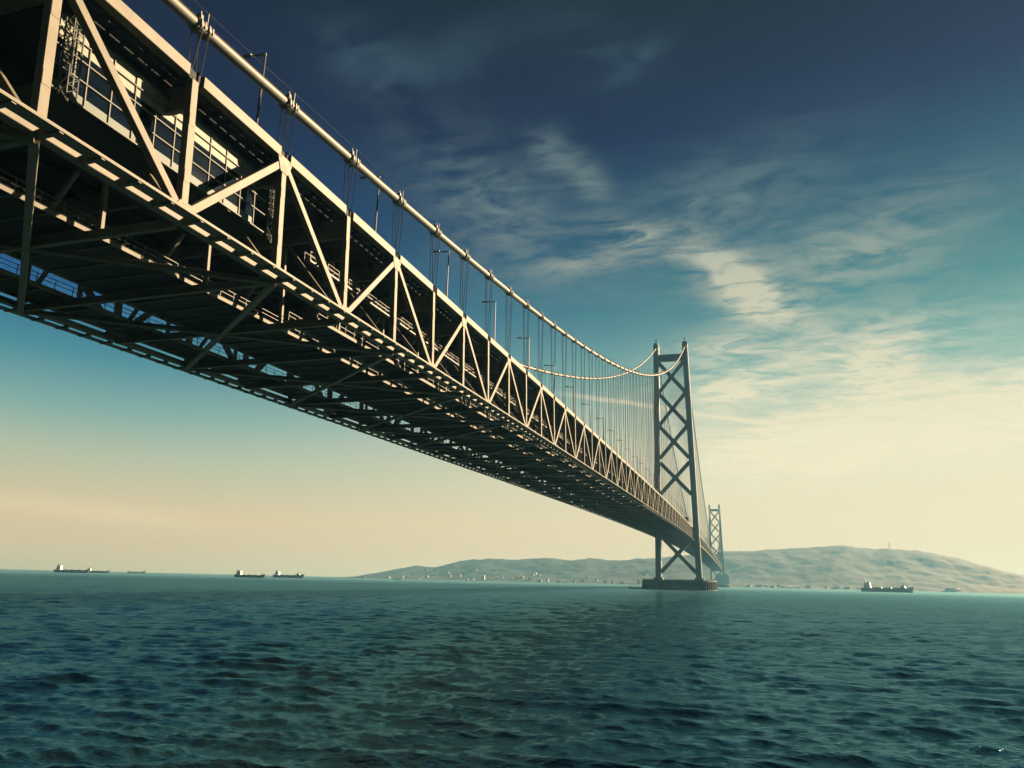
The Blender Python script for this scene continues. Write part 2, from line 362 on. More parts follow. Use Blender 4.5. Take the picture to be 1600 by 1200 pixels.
# ------------------------------------------------------------------ hills of the far shore
from mathutils import noise as mnoise
YC = 5200.0
PROF = [(540,905),(575,899.5),(600,893),(650,884),(675,887),(690,884),(720,876),(760,873),(800,874.5),(830,873),(860,872),(890,876),(920,872),(960,876),(1000,873),(1040,871),(1085,866),(1130,861.5),(1165,861.5),
        (1200,859),(1250,856.5),(1285,854),(1315,852),(1350,856),(1370,858),(1390,857.5),(1430,860.5),(1460,865),(1500,873),(1540,885),(1570,893),(1600,899),(1700,920)]
pts = [at_y(u, v, YC) for u, v in PROF]
PX = np.array([p.x for p in pts]); PZ = np.array([max(p.z, 0) for p in pts])
PX = np.append(PX, [2600, 3600]); PZ = np.append(PZ[:], [60, -6]); PZ[0] = -4; PZ[-3] = 85
def shore_y(x): return 4180 + 500*max(0, min(1, (-x-300)/2200)) + 60*mnoise.noise((x*0.0016, 2, 0))
def hill_z(x, y):
    sy = shore_y(x); h = float(np.interp(x, PX, PZ))
    if y <= YC: t = (y-sy)/(YC-sy); s = t*t*(3-2*t)*0.55 + t*0.45 if t > 0 else t*0.4
    else: t = (y-YC)/2200; s = max(0, 1-t*t*1.4)
    n = mnoise.fractal((x*0.0021, y*0.0021, 3.3), 0.9, 2.0, 6); n2 = abs(mnoise.noise((x*0.0042, y*0.0018, 9.1)))
    fac = max(0, min(1, s))*(1-max(0, min(1, s)))*4
    z = h*s*(1 - fac*(0.22*n2+0.10) ) + n*34*fac*min(1, h/120) + mnoise.fractal((x*0.014, y*0.014, 1), 0.8, 2.0, 5)*5.5*min(1, h/60)
    return z if y > sy else min(z, -1.5)
def build_hills():
    xs = np.concatenate([np.arange(-2900, 2000, 14.0), np.arange(2000, 3700, 60.0)])
    ys = np.concatenate([np.arange(3950, 5300, 20.0), np.arange(5300, 7100, 75.0)])
    v = [(x, y, hill_z(x, y)) for y in ys for x in xs]; nx = len(xs)
    f = [(j*nx+i, j*nx+i+1, (j+1)*nx+i+1, (j+1)*nx+i) for j in range(len(ys)-1) for i in range(nx-1)]
    me = bpy.data.meshes.new('hills'); me.from_pydata(v, [], f); me.update(); me.materials.append(HILL)
    for p in me.polygons: p.use_smooth = True
    o = put('hills', me); o['kind'] = 'structure'; o['label'] = 'hazy wooded hills along the far shore'
build_hills()

# ------------------------------------------------------------------ the suspension bridge
YA, PAN = 45.84812, 14.2
YT, SPAN = 892.657, 1991.0
LEAN = 0.08
def zt(y):
    if y > 1888: y = 3776 - y
    return 48.28325 + 0.03509405*y - 1.0764552e-5*y*y
def P(i, x, drop):                                # truss coordinates: panel index, offset across, depth below the top chord
    y = YA + PAN*i; return Vector((x, y + LEAN*drop, zt(y) - drop))
W = 35.5
I0, I1 = -5, 59                                    # nodes of the side span that the picture can see
bridge = empty('suspension_bridge', (-W/2, YT, 0))
tag(bridge, 'very long steel suspension bridge with deep lit truss deck crossing the strait', 'bridge')
bridge.matrix_world = Matrix.Translation((-W/2, YT, 0)); BINV = Matrix.Translation((W/2, -YT, 0))
def bpart(mb, name, mat, smooth=False, stuff=False, parent=None, label=None):
    o = mb.build(name, mat, bridge if parent is None else parent, smooth, stuff)
    if parent is None: o.matrix_parent_inverse = BINV
    if label: o['label'] = label
    return o
def bput(name, me, loc, rot=None, parent=None):
    o = put(name, me, bridge if parent is None else parent)
    if parent is None: o.matrix_parent_inverse = BINV
    o.location = loc
    if rot is not None: o.rotation_euler = rot
    return o

CH = 13.75                                          # depth of the bottom chord's centre line
# --- posts share one mesh
pm = MB(); a = Vector((0,0,-0.1)); b = Vector((0, LEAN*(CH-0.5), -(CH-0.5)))
pm.beam(a, b, 0.72, 0.86, ch=0.05)
post_me = pm.mesh('truss_post'); post_me.materials.append(PAINT)
post2 = MB(); post2.beam(a, b, 0.72, 0.86, ch=0.05)
for t in (0.30, 0.72):                              # splice plates
    c0 = a.lerp(b, t-0.045); c1 = a.lerp(b, t+0.045); post2.beam(c0, c1, 0.77, 0.70)
post2_me = post2.mesh('truss_post'); post2_me.materials.append(PAINT)
gus_top = MB(); gus_top.prism([(-1.25,0.1),(1.25,0.1),(1.25,-0.35),(0.62,-1.75),(-0.62,-1.75),(-1.25,-0.35)], 'x', 0.365, 0.425)
gus_top.prism([(-1.25,0.1),(1.25,0.1),(1.25,-0.35),(0.62,-1.75),(-0.62,-1.75),(-1.25,-0.35)], 'x', -0.425, -0.365)
def bolts(mb, pts_, xs=(0.425, 0.455)):
    for py, pz in pts_: mb.box(xs[0], xs[1], py-0.05, py+0.05, pz-0.05, pz+0.05)
bolts(gus_top, [(yy, zz_) for yy in (-1.05,-0.75,0.75,1.05) for zz_ in (-0.05,-0.3)] + [(yy, zz_) for yy in (-0.3,0,0.3) for zz_ in (-0.9,-1.2,-1.5)])
gt_me = gus_top.mesh('gusset_plate'); gt_me.materials.append(PAINT)
gus_bot = MB(); gpoly = [(-1.7,-0.2),(1.7,-0.2),(1.7,0.35),(0.7,1.7),(-0.7,1.7),(-1.7,0.35)]
gus_bot.prism(gpoly, 'x', 0.365, 0.425); gus_bot.prism(gpoly, 'x', -0.425, -0.365)
bolts(gus_bot, [(yy, zz_) for yy in (-1.45,-1.1,1.1,1.45) for zz_ in (0.0,0.25)] + [(yy, zz_) for yy in (-0.3,0,0.3) for zz_ in (0.9,1.2,1.5)])
gb_me = gus_bot.mesh('gusset_plate'); gb_me.materials.append(PAINT)
sock = MB(); sock.box(-0.40, 0.05, -0.90, 0.90, -0.12, 0.95)
for dy in (-0.55, 0.55): sock.box(-0.2, 0.20, dy-0.12, dy+0.12, -0.12, 1.2)
sock_me = sock.mesh('hanger_socket'); sock_me.materials.append(DARK)

for side, x in (('near', 0.0), ('far', -W)):
    for i in range(I0, I1+1):
        bput('truss_post', post2_me if i < 20 else post_me, P(i, x, 0))
        a, b = P(i, x, 0), P(i+1, x, 0); d = (b-a).normalized(); gap = 0.95
        up = Vector((0, 0, 0.42))
        bpart(MB().beam(a+d*gap+up, b-d*gap+up, 0.92, 1.18, ch=0.04), 'top_chord', PAINT)
        bput('hanger_socket', sock_me, P(i, x, 0))
        c, e = P(i, x, CH), P(i+1, x, CH)
        bpart(MB().beam(c+d*0.01, e-d*0.01, 0.92, 0.66, ch=0.04), 'bottom_chord', PAINT)
        if i % 2: s, t = P(i, x, 0.3), P(i+1, x, CH-0.45)
        else:     s, t = P(i+1, x, 0.3), P(i, x, CH-0.45)
        dd = (t-s).normalized()
        bpart(MB().beam(s+dd*0.4, t-dd*0.2, 0.70, 0.80, ch=0.05), 'truss_diagonal', PAINT)
        if i < 30:
            if i % 2: bput('gusset_plate', gt_me, P(i, x, 0))
            else:     bput('gusset_plate', gb_me, P(i, x, CH))

# --- the main span, beyond the tower: its members are too far off to tell apart one by one
mb = MB(); J = list(range(60, 201))
for x in (0.0, -W):
    for i in J[:-1]:
        mb.beam(P(i,x,0), P(i+1,x,0), 0.9, 1.2); mb.beam(P(i,x,CH), P(i+1,x,CH), 0.9, 1.05)
        if i % 2: mb.beam(P(i,x,0.3), P(i+1,x,CH-.4), 0.7, 0.8)
        else: mb.beam(P(i+1,x,0.3), P(i,x,CH-.4), 0.7, 0.8)
        mb.beam(P(i,x,0.2), P(i,x,CH-.5), 0.7, 0.8)
for i in J[:-1]:
    mb.beam(P(i,-0.6,1.6), P(i,-W+0.6,1.6), 0.5, 2.2, side=(0,1,0)); mb.beam(P(i,-0.6,13.7), P(i,-W+0.6,13.7), 0.6, 0.9, side=(0,1,0))
bpart(mb, 'main_span_truss', PAINT, stuff=True)

# --- transverse frames
def rail_segs(mb, pa, pb, h, n, r=0.035):
    """a railing between two points: posts and two rails"""
    pa, pb = Vector(pa), Vector(pb)
    for k in range(n+1):
        q = pa.lerp(pb, k/n); mb.beam(q, q+Vector((0,0,h)), 2*r, 2*r)
    for hh in (h, h*0.55): mb.beam(pa+Vector((0,0,hh)), pb+Vector((0,0,hh)), 2*r, 2*r)
tops = (-8.9, -26.6)
for i in range(I0, I1+1):
    mb = MB()
    mb.beam(P(i,-0.38,1.75), P(i,-W+0.38,1.75), 0.10, 2.3, side=(0,1,0))
    mb.beam(P(i,-0.38,0.62), P(i,-W+0.38,0.62), 0.55, 0.09, side=(0,1,0)); mb.beam(P(i,-0.38,2.93), P(i,-W+0.38,2.93), 0.55, 0.09, side=(0,1,0))
    mb.beam(P(i,-0.48,14.0), P(i,-W+0.48,14.0), 0.60, 0.85, side=(0,1,0), ch=0.04)
    fr = bpart(mb, 'transverse_frame', PAINT)
    legs = [((-0.5,13.2),(-8.6,3.0)), ((-9.2,3.0),(-17.4,13.4)), ((-18.1,13.4),(-26.3,3.0)), ((-26.9,3.0),(-35.0,13.2)), ((-8.9,3.1),(-8.9,13.5)), ((-26.6,3.1),(-26.6,13.5))]
    if i <= 34:
        for (xa, da), (xb, db) in legs: MB().beam(P(i,xa,da), P(i,xb,db), 0.42, 0.48, side=(0,1,0), ch=0.03).build('frame_brace', PAINT, fr)
    else:
        m2 = MB()
        for (xa, da), (xb, db) in legs: m2.beam(P(i,xa,da), P(i,xb,db), 0.42, 0.48, side=(0,1,0))
        m2.build('frame_brace', PAINT, fr, stuff=True)
# --- bottom lateral bracing
for i in range(I0, I1):
    for xs in ((0.0, -W/2), (-W, -W/2)):
        s, t = (P(i, xs[0], 14.3), P(i+1, xs[1], 14.3)) if i % 2 else (P(i+1, xs[0], 14.3), P(i, xs[1], 14.3))
        bpart(MB().beam(s, t, 0.62, 0.5, side=(1,1,0), ch=0.03), 'lateral_brace', PAINT)

# --- road deck, stringers, edge gratings
def strip(mb, x0, x1, d0, d1, ia, ib, step=1):
    secs = []
    i = ia
    while True:
        secs.append([P(i,x0,d0), P(i,x1,d0), P(i,x1,d1), P(i,x0,d1)])
        if i >= ib: break
        i = min(ib, i+step)
    mb.sweep(secs)
IE = 201
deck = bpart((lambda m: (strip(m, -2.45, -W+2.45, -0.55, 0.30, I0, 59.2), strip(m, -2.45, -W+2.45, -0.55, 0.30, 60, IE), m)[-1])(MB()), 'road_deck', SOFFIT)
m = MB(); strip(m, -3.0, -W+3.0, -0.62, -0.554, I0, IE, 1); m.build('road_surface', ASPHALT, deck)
for k in range(9):
    m = MB(); xx = -3.6 - k*(W-7.2)/8
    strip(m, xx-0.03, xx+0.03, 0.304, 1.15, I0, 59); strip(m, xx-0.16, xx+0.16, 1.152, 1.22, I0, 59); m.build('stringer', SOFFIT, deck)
for s in (1, -1):
    X = (lambda q: q) if s == 1 else (lambda q: -W - q)
    m = MB()
    strip(m, X(-0.48), X(-1.18), 0.02, 0.12, I0, 59); strip(m, X(-1.32), X(-2.30), 0.02, 0.12, I0, 59)
    i = float(I0)
    while i < 26:
        m.beam(P(i, X(-0.47), 0.16), P(i, X(-2.43), 0.16), 0.30, 0.20, side=(0,1,0)); i += 1.55/PAN
    m.build('edge_grating', SOFFIT, deck, stuff=True)
    m = MB()
    for i in range(I0, 100):
        for k in range(4): q = P(i+k/4, X(-2.75), -0.55); m.beam(q, q+Vector((0,0,1.1)), 0.12, 0.12)
        for h in (0.55, 1.05): m.beam(P(i,X(-2.75),-0.55-h), P(i+1,X(-2.75),-0.55-h), 0.10, 0.14)
    m.build('guard_rail', GALV, deck, stuff=True)

# --- decks of the service level on the bottom laterals
def service(name, x0, x1, d0, rails, ia=I0, ib=59):
    m = MB(); strip(m, x0, x1, d0, d0+0.10, ia, ib)
    o = bpart(m, name, SOFFIT)  # near-black floor colour stands in for the shade underneath
    for xx in (x0+0.08, x1-0.08): m = MB(); strip(m, xx-0.09, xx+0.09, d0+0.104, d0+0.50, ia, ib); m.build('edge_beam', PAINT, o)
    m = MB()
    for i in range(ia, min(ib, 26)):
        for xx in rails: rail_segs(m, P(i, xx, d0), P(i+1, xx, d0), 1.15, 6)
    for i in range(min(ib, 26), ib):
        for xx in rails: rail_segs(m, P(i, xx, d0), P(i+1, xx, d0), 1.15, 2)
    m.build('railing', GALV, o, stuff=True)
    m = MB(); i = float(ia)
    while i < min(ib, 40): m.beam(P(i, x0+0.2, d0+0.24), P(i, x1-0.2, d0+0.24), 0.16, 0.26, side=(0,1,0)); i += 0.25
    m.build('floor_joist', PAINT, o, stuff=True); return o
service('service_deck', -23.0, -10.6, 13.02, (-10.75, -22.85))
service('service_walkway', -33.3, -27.6, 13.22, (-27.75, -33.15))
service('service_walkway', -7.9, -3.4, 13.22, (-7.75, -3.55), ia=2)

# --- inspection gallery hung inside the lit side truss, with safety hoops
g = MB(); strip(g, -4.1, -5.0, 5.95, 6.02, 1.9, 59); strip(g, -4.06, -4.12, 6.024, 6.22, 1.9, 59)
gal = bpart(g, 'inspection_gallery', GALV)
m = MB()
i = 1.9
while i < 22:
    j = min(i+1/5, 22)
    for xx in (-4.12, -4.98): rail_segs(m, P(i, xx, 5.95), P(j, xx, 5.95), 1.1, 2, 0.03)
    pts_ = [P(i, -4.12, 5.95) + Vector((-0.43+0.43*math.cos(t), 0, 1.1+1.0*math.sin(t))) for t in np.linspace(0, math.pi, 7)]
    if int(i) % 2 == 0: m.tube(pts_, 0.03, 5)
    i = j + 1e-6
m.build('hoop_railing', GALV, gal, stuff=True)
m = MB()
for i in range(2, 59):
    m.beam(P(i, -0.5, 5.9), P(i, -5.0, 6.2), 0.14, 0.22, side=(0,1,0)); 
m.build('gallery_hanger', PAINT, gal, stuff=True)

# --- outrigger rail and brackets along both bottom chords
rail_sec = []
for s, x in ((1, 0.0), (-1, -W)):
    m = MB(); X = (lambda q: q) if s == 1 else (lambda q: -W-q)
    strip(m, X(1.25), X(2.50), 14.02, 14.10, I0, 58.8); strip(m, X(2.44), X(2.50), 13.86, 14.016, I0, 58.8)
    er = bpart(m, 'edge_rail', PAINT)
    bm_ = MB(); bm_.prism([(X(0.47)-x,-13.62+CH),(X(1.24)-x,-13.98+CH),(X(2.43)-x,-14.106+CH),(X(2.43)-x,-14.22+CH),(X(0.47)-x,-14.30+CH)], 'y', -0.17, 0.17)
    bme = bm_.mesh('rail_bracket'); bme.materials.append(PAINT)
    i = float(I0); rest = MB(); cnt = 0
    while i < 58.7:
        if i < 24:
            o = put('rail_bracket', bme, er); o.location = P(i, x, CH)
        else:
            q = P(i, x, CH); rest.beam(q+Vector((X(0.5)-x,0,-0.3)), q+Vector((X(2.4)-x,0,-0.42)), 0.3, 0.14, side=(0,1,0))
        i += 0.25
    rest.build('rail_bracket', PAINT, er, stuff=True)

# --- glass observation corridor between the first panels
def Q(y, x, drop):
    return P((y-YA)/PAN, x, 0) + Vector((0, LEAN*drop, -drop))
oc = MB()
Y0, Y1 = 33.5, 61.0
def seg(mb, x0, x1, d0, d1, y0=Y0, y1=Y1):
    mb.hexa([Q(y0,x0,d1), Q(y0,x1,d1), Q(y1,x1,d1), Q(y1,x0,d1)], [Q(y0,x0,d0), Q(y0,x1,d0), Q(y1,x1,d0), Q(y1,x0,d0)])
seg(oc, -2.45, -11.0, 1.10, 1.50); seg(oc, -2.75, -11.0, 7.95, 8.08); seg(oc, -10.9, -11.0, 1.505, 7.945)
corr = bpart(oc, 'observation_corridor', SOFFIT, label='glazed observation corridor tucked inside the truss')
rows = [(1.62,2.62,CREAM_REFL),(2.74,3.50,CREAM_REFL),(3.52,4.14,GLASS),(4.26,5.78,GLASS),(5.90,7.05,GLASS),(7.07,7.80,GREENP)]
ym = [33.6, 36.0, 37.2] + [39.6+2.42*k for k in range(9)] 
for y0, y1 in zip(ym[:-1], ym[1:]):
    for d0, d1, mt in rows:
        if mt is GLASS: d1 += 0
        m = MB(); seg(m, -2.50, -2.54, d0, d1, y0+0.05, y1-0.05); m.build('window_pane', mt, corr)
for y in ym:
    m = MB(); seg(m, -2.40, -2.60, 1.51, 7.94, y-0.05, y+0.05); m.build('mullion', FRAME, corr)
for d0, w in ((1.51,0.10),(2.63,0.10),(4.15,0.10),(5.79,0.10),(7.81,0.13)):
    m = MB(); seg(m, -2.36, -2.62, d0, d0+w); m.build('window_rail', FRAME, corr)
def lattice(y, x, d0, d1, n):
    m = MB()
    for dx, dy in ((0,0),(0.9,0),(0.9,0.9),(0,0.9)): m.beam(Q(y+dy,x-dx,d0), Q(y+dy,x-dx,d1), 0.09, 0.09)
    for k in range(n):
        a, b = d0+(d1-d0)*k/n, d0+(d1-d0)*(k+1)/n
        cs = ((0,0),(0.9,0),(0.9,0.9),(0,0.9),(0,0))
        for (ax, ay), (bx, by) in zip(cs[:-1], cs[1:]):
            m.beam(Q(y+ay,x-ax,a), Q(y+by,x-bx,a), 0.06, 0.06); m.beam(Q(y+ay,x-ax,a), Q(y+by,x-bx,b), 0.05, 0.05)
    return m
bpart(lattice(61.6, -1.7, 1.6, 8.4, 9), 'access_ladder', LADDER)
bpart(lattice(34.6, -1.3, 1.6, 8.4, 9), 'access_ladder', LADDER)

# --- main cables
def zc(y):
    if y < 45.85: return zc(45.85) + 0.10*(y-45.85)
    if y <= YT: d = y-45.85; return 55.6 + CA*d + CB*d*d
    m = YT + SPAN/2; zm = zt(m)+6.0
    if y <= YT+SPAN: return zm + (ZTOP-zm)*((y-m)/(SPAN/2))**2
    d = (YT+SPAN+960-y)/960; return 62 + (ZTOP-62)*(0.45*d+0.55*d*d)
ZTOP = 297.0
dT = YT-45.85; CB = 2.02e-4; CA = (ZTOP-55.6-CB*dT*dT)/dT
ROPE = 0.055
band = MB()
band.tube([(0,-0.95,0),(0,0.95,0)], 0.68, 16)
for s in (-1, 1):
    for t in (-0.75,-0.3,0.3,0.75): band.box(s*0.60, s*0.80, t-0.07, t+0.07, -0.30, 0.30)
    band.tube([(0,s*0.55-0.12,0),(0,s*0.55+0.12,0)], 0.76, 16)
band.box(-0.55, 0.55, -0.7, -0.4, 0.55, 0.95); band.box(0.35, 0.45, -0.62, -0.52, 0.9, 1.35)
for x in (-0.62, 0.62): band.beam((x*0.8,0.2,0.45), (x,0.2,1.55), 0.07, 0.07)
band_me = band.mesh('cable_band'); band_me.materials.append(CABLE)
hang_rest = MB()
for x in (0.0, -W):
    ys = list(np.arange(-40, YT, 7.1)) + [YT]
    c = bpart(MB().tube([(x, y, zc(y)) for y in ys], 0.54, 16), 'main_cable', CABLE, smooth=False); smooth_by_angle(c)
    ys2 = list(np.linspace(YT, YT+SPAN, 120)); o2 = bpart(MB().tube([(x, y, zc(y)) for y in ys2] , 0.62, 8), 'main_cable', CABLE); smooth_by_angle(o2)
    bpart(MB().tube([(x, y, zc(y)) for y in np.linspace(YT+SPAN, YT+SPAN+955, 40)], 0.62, 6), 'main_cable', CABLE)
    hr = MB()
    for s in (-0.62, 0.62): hr.tube([(x+s, y, zc(y)+1.5) for y in ys], 0.03, 5)
    hr.build('hand_rope', DARK, c)
    for i in range(I0, 59):
        y = YA+PAN*i; sl_ = math.atan((zc(y+1)-zc(y-1))/2)
        o = put('cable_band', band_me, c); o.location = (x, y, zc(y)); o.rotation_euler = (sl_, 0, 0)
        bot = zt(y)+0.9
        ropes = [(0.62, -0.42), (0.62, 0.42), (-0.62, -0.42), (-0.62, 0.42)]
        if x == 0.0 and i < 34:
            for dx, dy in ropes: bpart(MB().tube([(x+dx*0.45, y+dy*1.35, bot), (x+dx, y+dy, zc(y+dy)-0.2)], ROPE, 5), 'hanger_rope', DARK)
        elif i < 59 and (x == 0.0 or i > 10):
            h = MB()
            for dx, dy in ropes[1:3]: h.tube([(x+dx*0.45, y+dy*1.35, bot), (x+dx, y+dy, zc(y+dy)-0.2)], 0.07, 4)
            bpart(h, 'hanger_rope', DARK)
    for i in range(61, 199):
        y = YA+PAN*i; hang_rest.tube([(x, y, zt(y)), (x, y, zc(y))], 0.09, 4, cap=False)
bpart(hang_rest, 'hanger_rope', DARK, stuff=True)

# --- towers
def leg_half(z): return 23.2 + (17.75-23.2)*(z-10)/(ZTOP+4-10)     # half spacing of the legs at height z
def tower(y0):
    t = empty('tower', (0,0,0), bridge); t.matrix_parent_inverse = BINV
    t.location = (-W/2, y0, 0)
    for s in (-1, 1):
        m = MB(); secs = []
        for k in range(13):
            z = 11 + (ZTOP+2.5-11)*k/12; c = s*leg_half(z); wx = 6.7/2; wy = (14.8 + (10.0-14.8)*k/12)/2; n = 0.9   # cruciform section
            secs.append([(c-wx+n,-wy,z),(c+wx-n,-wy,z),(c+wx-n,-wy+1.6,z),(c+wx,-wy+1.6,z),(c+wx,wy-1.6,z),(c+wx-n,wy-1.6,z),(c+wx-n,wy,z),(c-wx+n,wy,z),(c-wx+n,wy-1.6,z),(c-wx,wy-1.6,z),(c-wx,-wy+1.6,z),(c-wx+n,-wy+1.6,z)])
        m.sweep(secs); leg = m.build('tower_leg', TOWERP, t)
        c = s*leg_half(ZTOP)
        m = MB(); m.hexa([(c-3,-6,ZTOP+2.5),(c+3,-6,ZTOP+2.5),(c+3,6,ZTOP+2.5),(c-3,6,ZTOP+2.5)], [(c-2.2,-3,ZTOP+6),(c+2.2,-3,ZTOP+6),(c+2.2,4,ZTOP+7),(c-2.2,4,ZTOP+7)]); m.build('saddle_cover', TOWERP, t)
        m = MB(); m.beam((c,0,ZTOP+6), (c,0,ZTOP+11), 0.5, 0.5); m.beam((c,0,ZTOP+9.4), (c,0,ZTOP+11.4), 1.6, 1.6, ch=0.4); m.build('aviation_light', DARK, t)
        m = MB(); c = s*leg_half(11); m.box(c-5.2, c+5.2, -9.5, 9.5, 9.5, 13.5); m.build('leg_base', CONC, t)
        for k in range(1, 9):       # horizontal site joints
            z = 11 + k*32.0; c = s*leg_half(z); m = MB(); m.box(c-3.42, c+3.42, -5.4, 5.4, z, z+0.5); m.build('joint_plate', TOWERP, t)
    zz = (278.5, 287.0); c0, c1 = leg_half(zz[0])-3.2, leg_half(zz[1])-3.2
    MB().hexa([(-c0,-2.6,zz[0]),(c0,-2.6,zz[0]),(c0,2.6,zz[0]),(-c0,2.6,zz[0])], [(-c1,-2.6,zz[1]),(c1,-2.6,zz[1]),(c1,2.6,zz[1]),(-c1,2.6,zz[1])]).build('top_strut', TOWERP, t)
    for zb, z1 in ((237.5,276.5),(196,236),(154.5,194.5),(110.5,149.5),(19.5,61.5)):
        m = MB(); cb, ct = leg_half(zb)-3.0, leg_half(z1)-3.0; zm = zb + (z1-zb)*cb/(cb+ct)
        th = 4.4
        for s in (-1, 1):
            m.beam((s*cb,0,zb), (0,0,zm), 3.6, th, side=(0,1,0)); m.beam((s*ct,0,z1), (0,0,zm), 3.6, th, side=(0,1,0))
        # knuckle with eased corners
        r0, r1 = 5.6, 3.3
        poly = []
        for k in range(4):
            for dlt in (-0.30, 0.30):
                aa = math.pi/4 + k*math.pi/2 + dlt; poly.append((math.cos(aa)*r0, zm+math.sin(aa)*r0))
            aa = math.pi/2*(k+1); poly.append((math.cos(aa)*r1*1.05, zm+math.sin(aa)*r1*1.05))
        m.prism(poly, 'y', -1.95, 1.95)
        m.build('cross_brace', TOWERP, t)
    return t
tower(YT); tower(YT+SPAN)

# --- caisson foundations with ribbed fender wall
def foundation(y0, R0, zt_):
    cx = -W/2
    m = MB(); n = 72
    ring = lambda r, z: [(cx+math.cos(2*math.pi*k/n)*r, y0+math.sin(2*math.pi*k/n)*r, z) for k in range(n)]
    m.sweep([ring(R0, -6), ring(R0, zt_-1.2), ring(R0+0.7, zt_-1.15), ring(R0+0.7, zt_)])
    o = bpart(m, 'foundation', CONC, label='round concrete caisson standing in the water under the tower')
    rib = MB(); rib.box(R0+0.02, R0+1.0, -0.8, 0.8, -2, zt_-1.6); rib.box(R0+0.02, R0+1.3, -0.45, 0.45, -1.8, zt_-2.0)
    rme = rib.mesh('fender'); rme.materials.append(FENDER)
    for k in range(n):
        f = put('fender', rme, o); f.location = (cx, y0, 0); f.rotation_euler = (0, 0, 2*math.pi*(k+0.5)/n)
    m = MB()
    for k in range(n):
        a, b = 2*math.pi*k/n, 2*math.pi*(k+1)/n
        pa, pb = [Vector((cx+math.cos(q)*(R0-0.3), y0+math.sin(q)*(R0-0.3), zt_)) for q in (a, b)]
        rail_segs(m, pa, pb, 1.2, 2, 0.06)
    m.build('railing', GALV, o, stuff=True)
    m = MB(); m.sweep([ring(R0+1.4, -3), ring(R0+1.4, 1.0)]); m.build('footing_ring', FENDER, o)
foundation(YT, 41.5, 11.0); foundation(YT+SPAN, 40.0, 10.5)
# --- far anchorage on the other shore
ya = YT+SPAN+960
m = MB(); m.prism([(-50,0),(17,0),(17,46),(9,60),(-42,60),(-50,46)], 'y', ya-10, ya+70); bpart(m, 'anchorage', CONC, label='pale concrete anchorage block on the far shore')

# ------------------------------------------------------------------ lamp posts on the deck
lp = MB()
lp.tube([(0,0,0),(0,0,1.0)], 0.22, 8); lp.tube([(0,0,0.9),(0,0,12.6)], [0.16,0.10], 8); lp_me = lp.mesh('pole'); lp_me.materials.append(LAMPM)
la = MB(); la.beam((0.08,0,12.5), (-2.6,0,12.72), 0.16, 0.16, side=(0,1,0)); la_me = la.mesh('arm'); la_me.materials.append(LAMPM)
lh = MB(); lh.hexa([(-1.9,-0.20,12.62),(-1.9,0.20,12.62),(-3.3,0.16,12.70),(-3.3,-0.16,12.70)], [(-1.9,-0.16,12.92),(-1.9,0.16,12.92),(-3.3,0.12,12.86),(-3.3,-0.12,12.86)]); lh_me = lh.mesh('lamp_head'); lh_me.materials.append(LAMPM)
ordn = ['nearest','second','third','fourth','fifth','sixth','seventh','eighth','ninth','tenth','eleventh','twelfth','thirteenth','fourteenth','fifteenth','sixteenth','seventeenth','eighteenth','nineteenth','twentieth']
lamps = list(range(1, 59, 2)) + list(range(61, 100, 2))
for n, i in enumerate(lamps):
    q = P(i-0.12, -2.62, -0.55)
    o = empty('street_lamp', q)
    if n < 20: tag(o, f'{ordn[n]} street lamp from the camera, dark pole with bracket arm over the deck', 'street lamp', 'street lamps along the deck')
    elif i < 60: tag(o, 'small distant street lamp on the deck just before the near tower', 'street lamp', 'street lamps along the deck')
    else: tag(o, 'tiny street lamp on the main span seen beyond the near tower', 'street lamp', 'street lamps along the deck')
    for nm, me in (('pole', lp_me), ('arm', la_me), ('lamp_head', lh_me)): put(nm, me, o)
# sign board over the road just before the tower
sg = empty('road_sign', P(57.2, -5.6, -0.62))
tag(sg, 'dark square sign board over the deck beside the near tower', 'road sign')
MB().box(-1.9,3.5,-0.12,0.12,4.2,9.6).build('sign_board', SIGNB, sg)
for x in (-0.9, 2.0): MB().box(x-0.2,x+0.2,0.13,0.50,0,9.2).build('sign_post', LAMPM, sg)

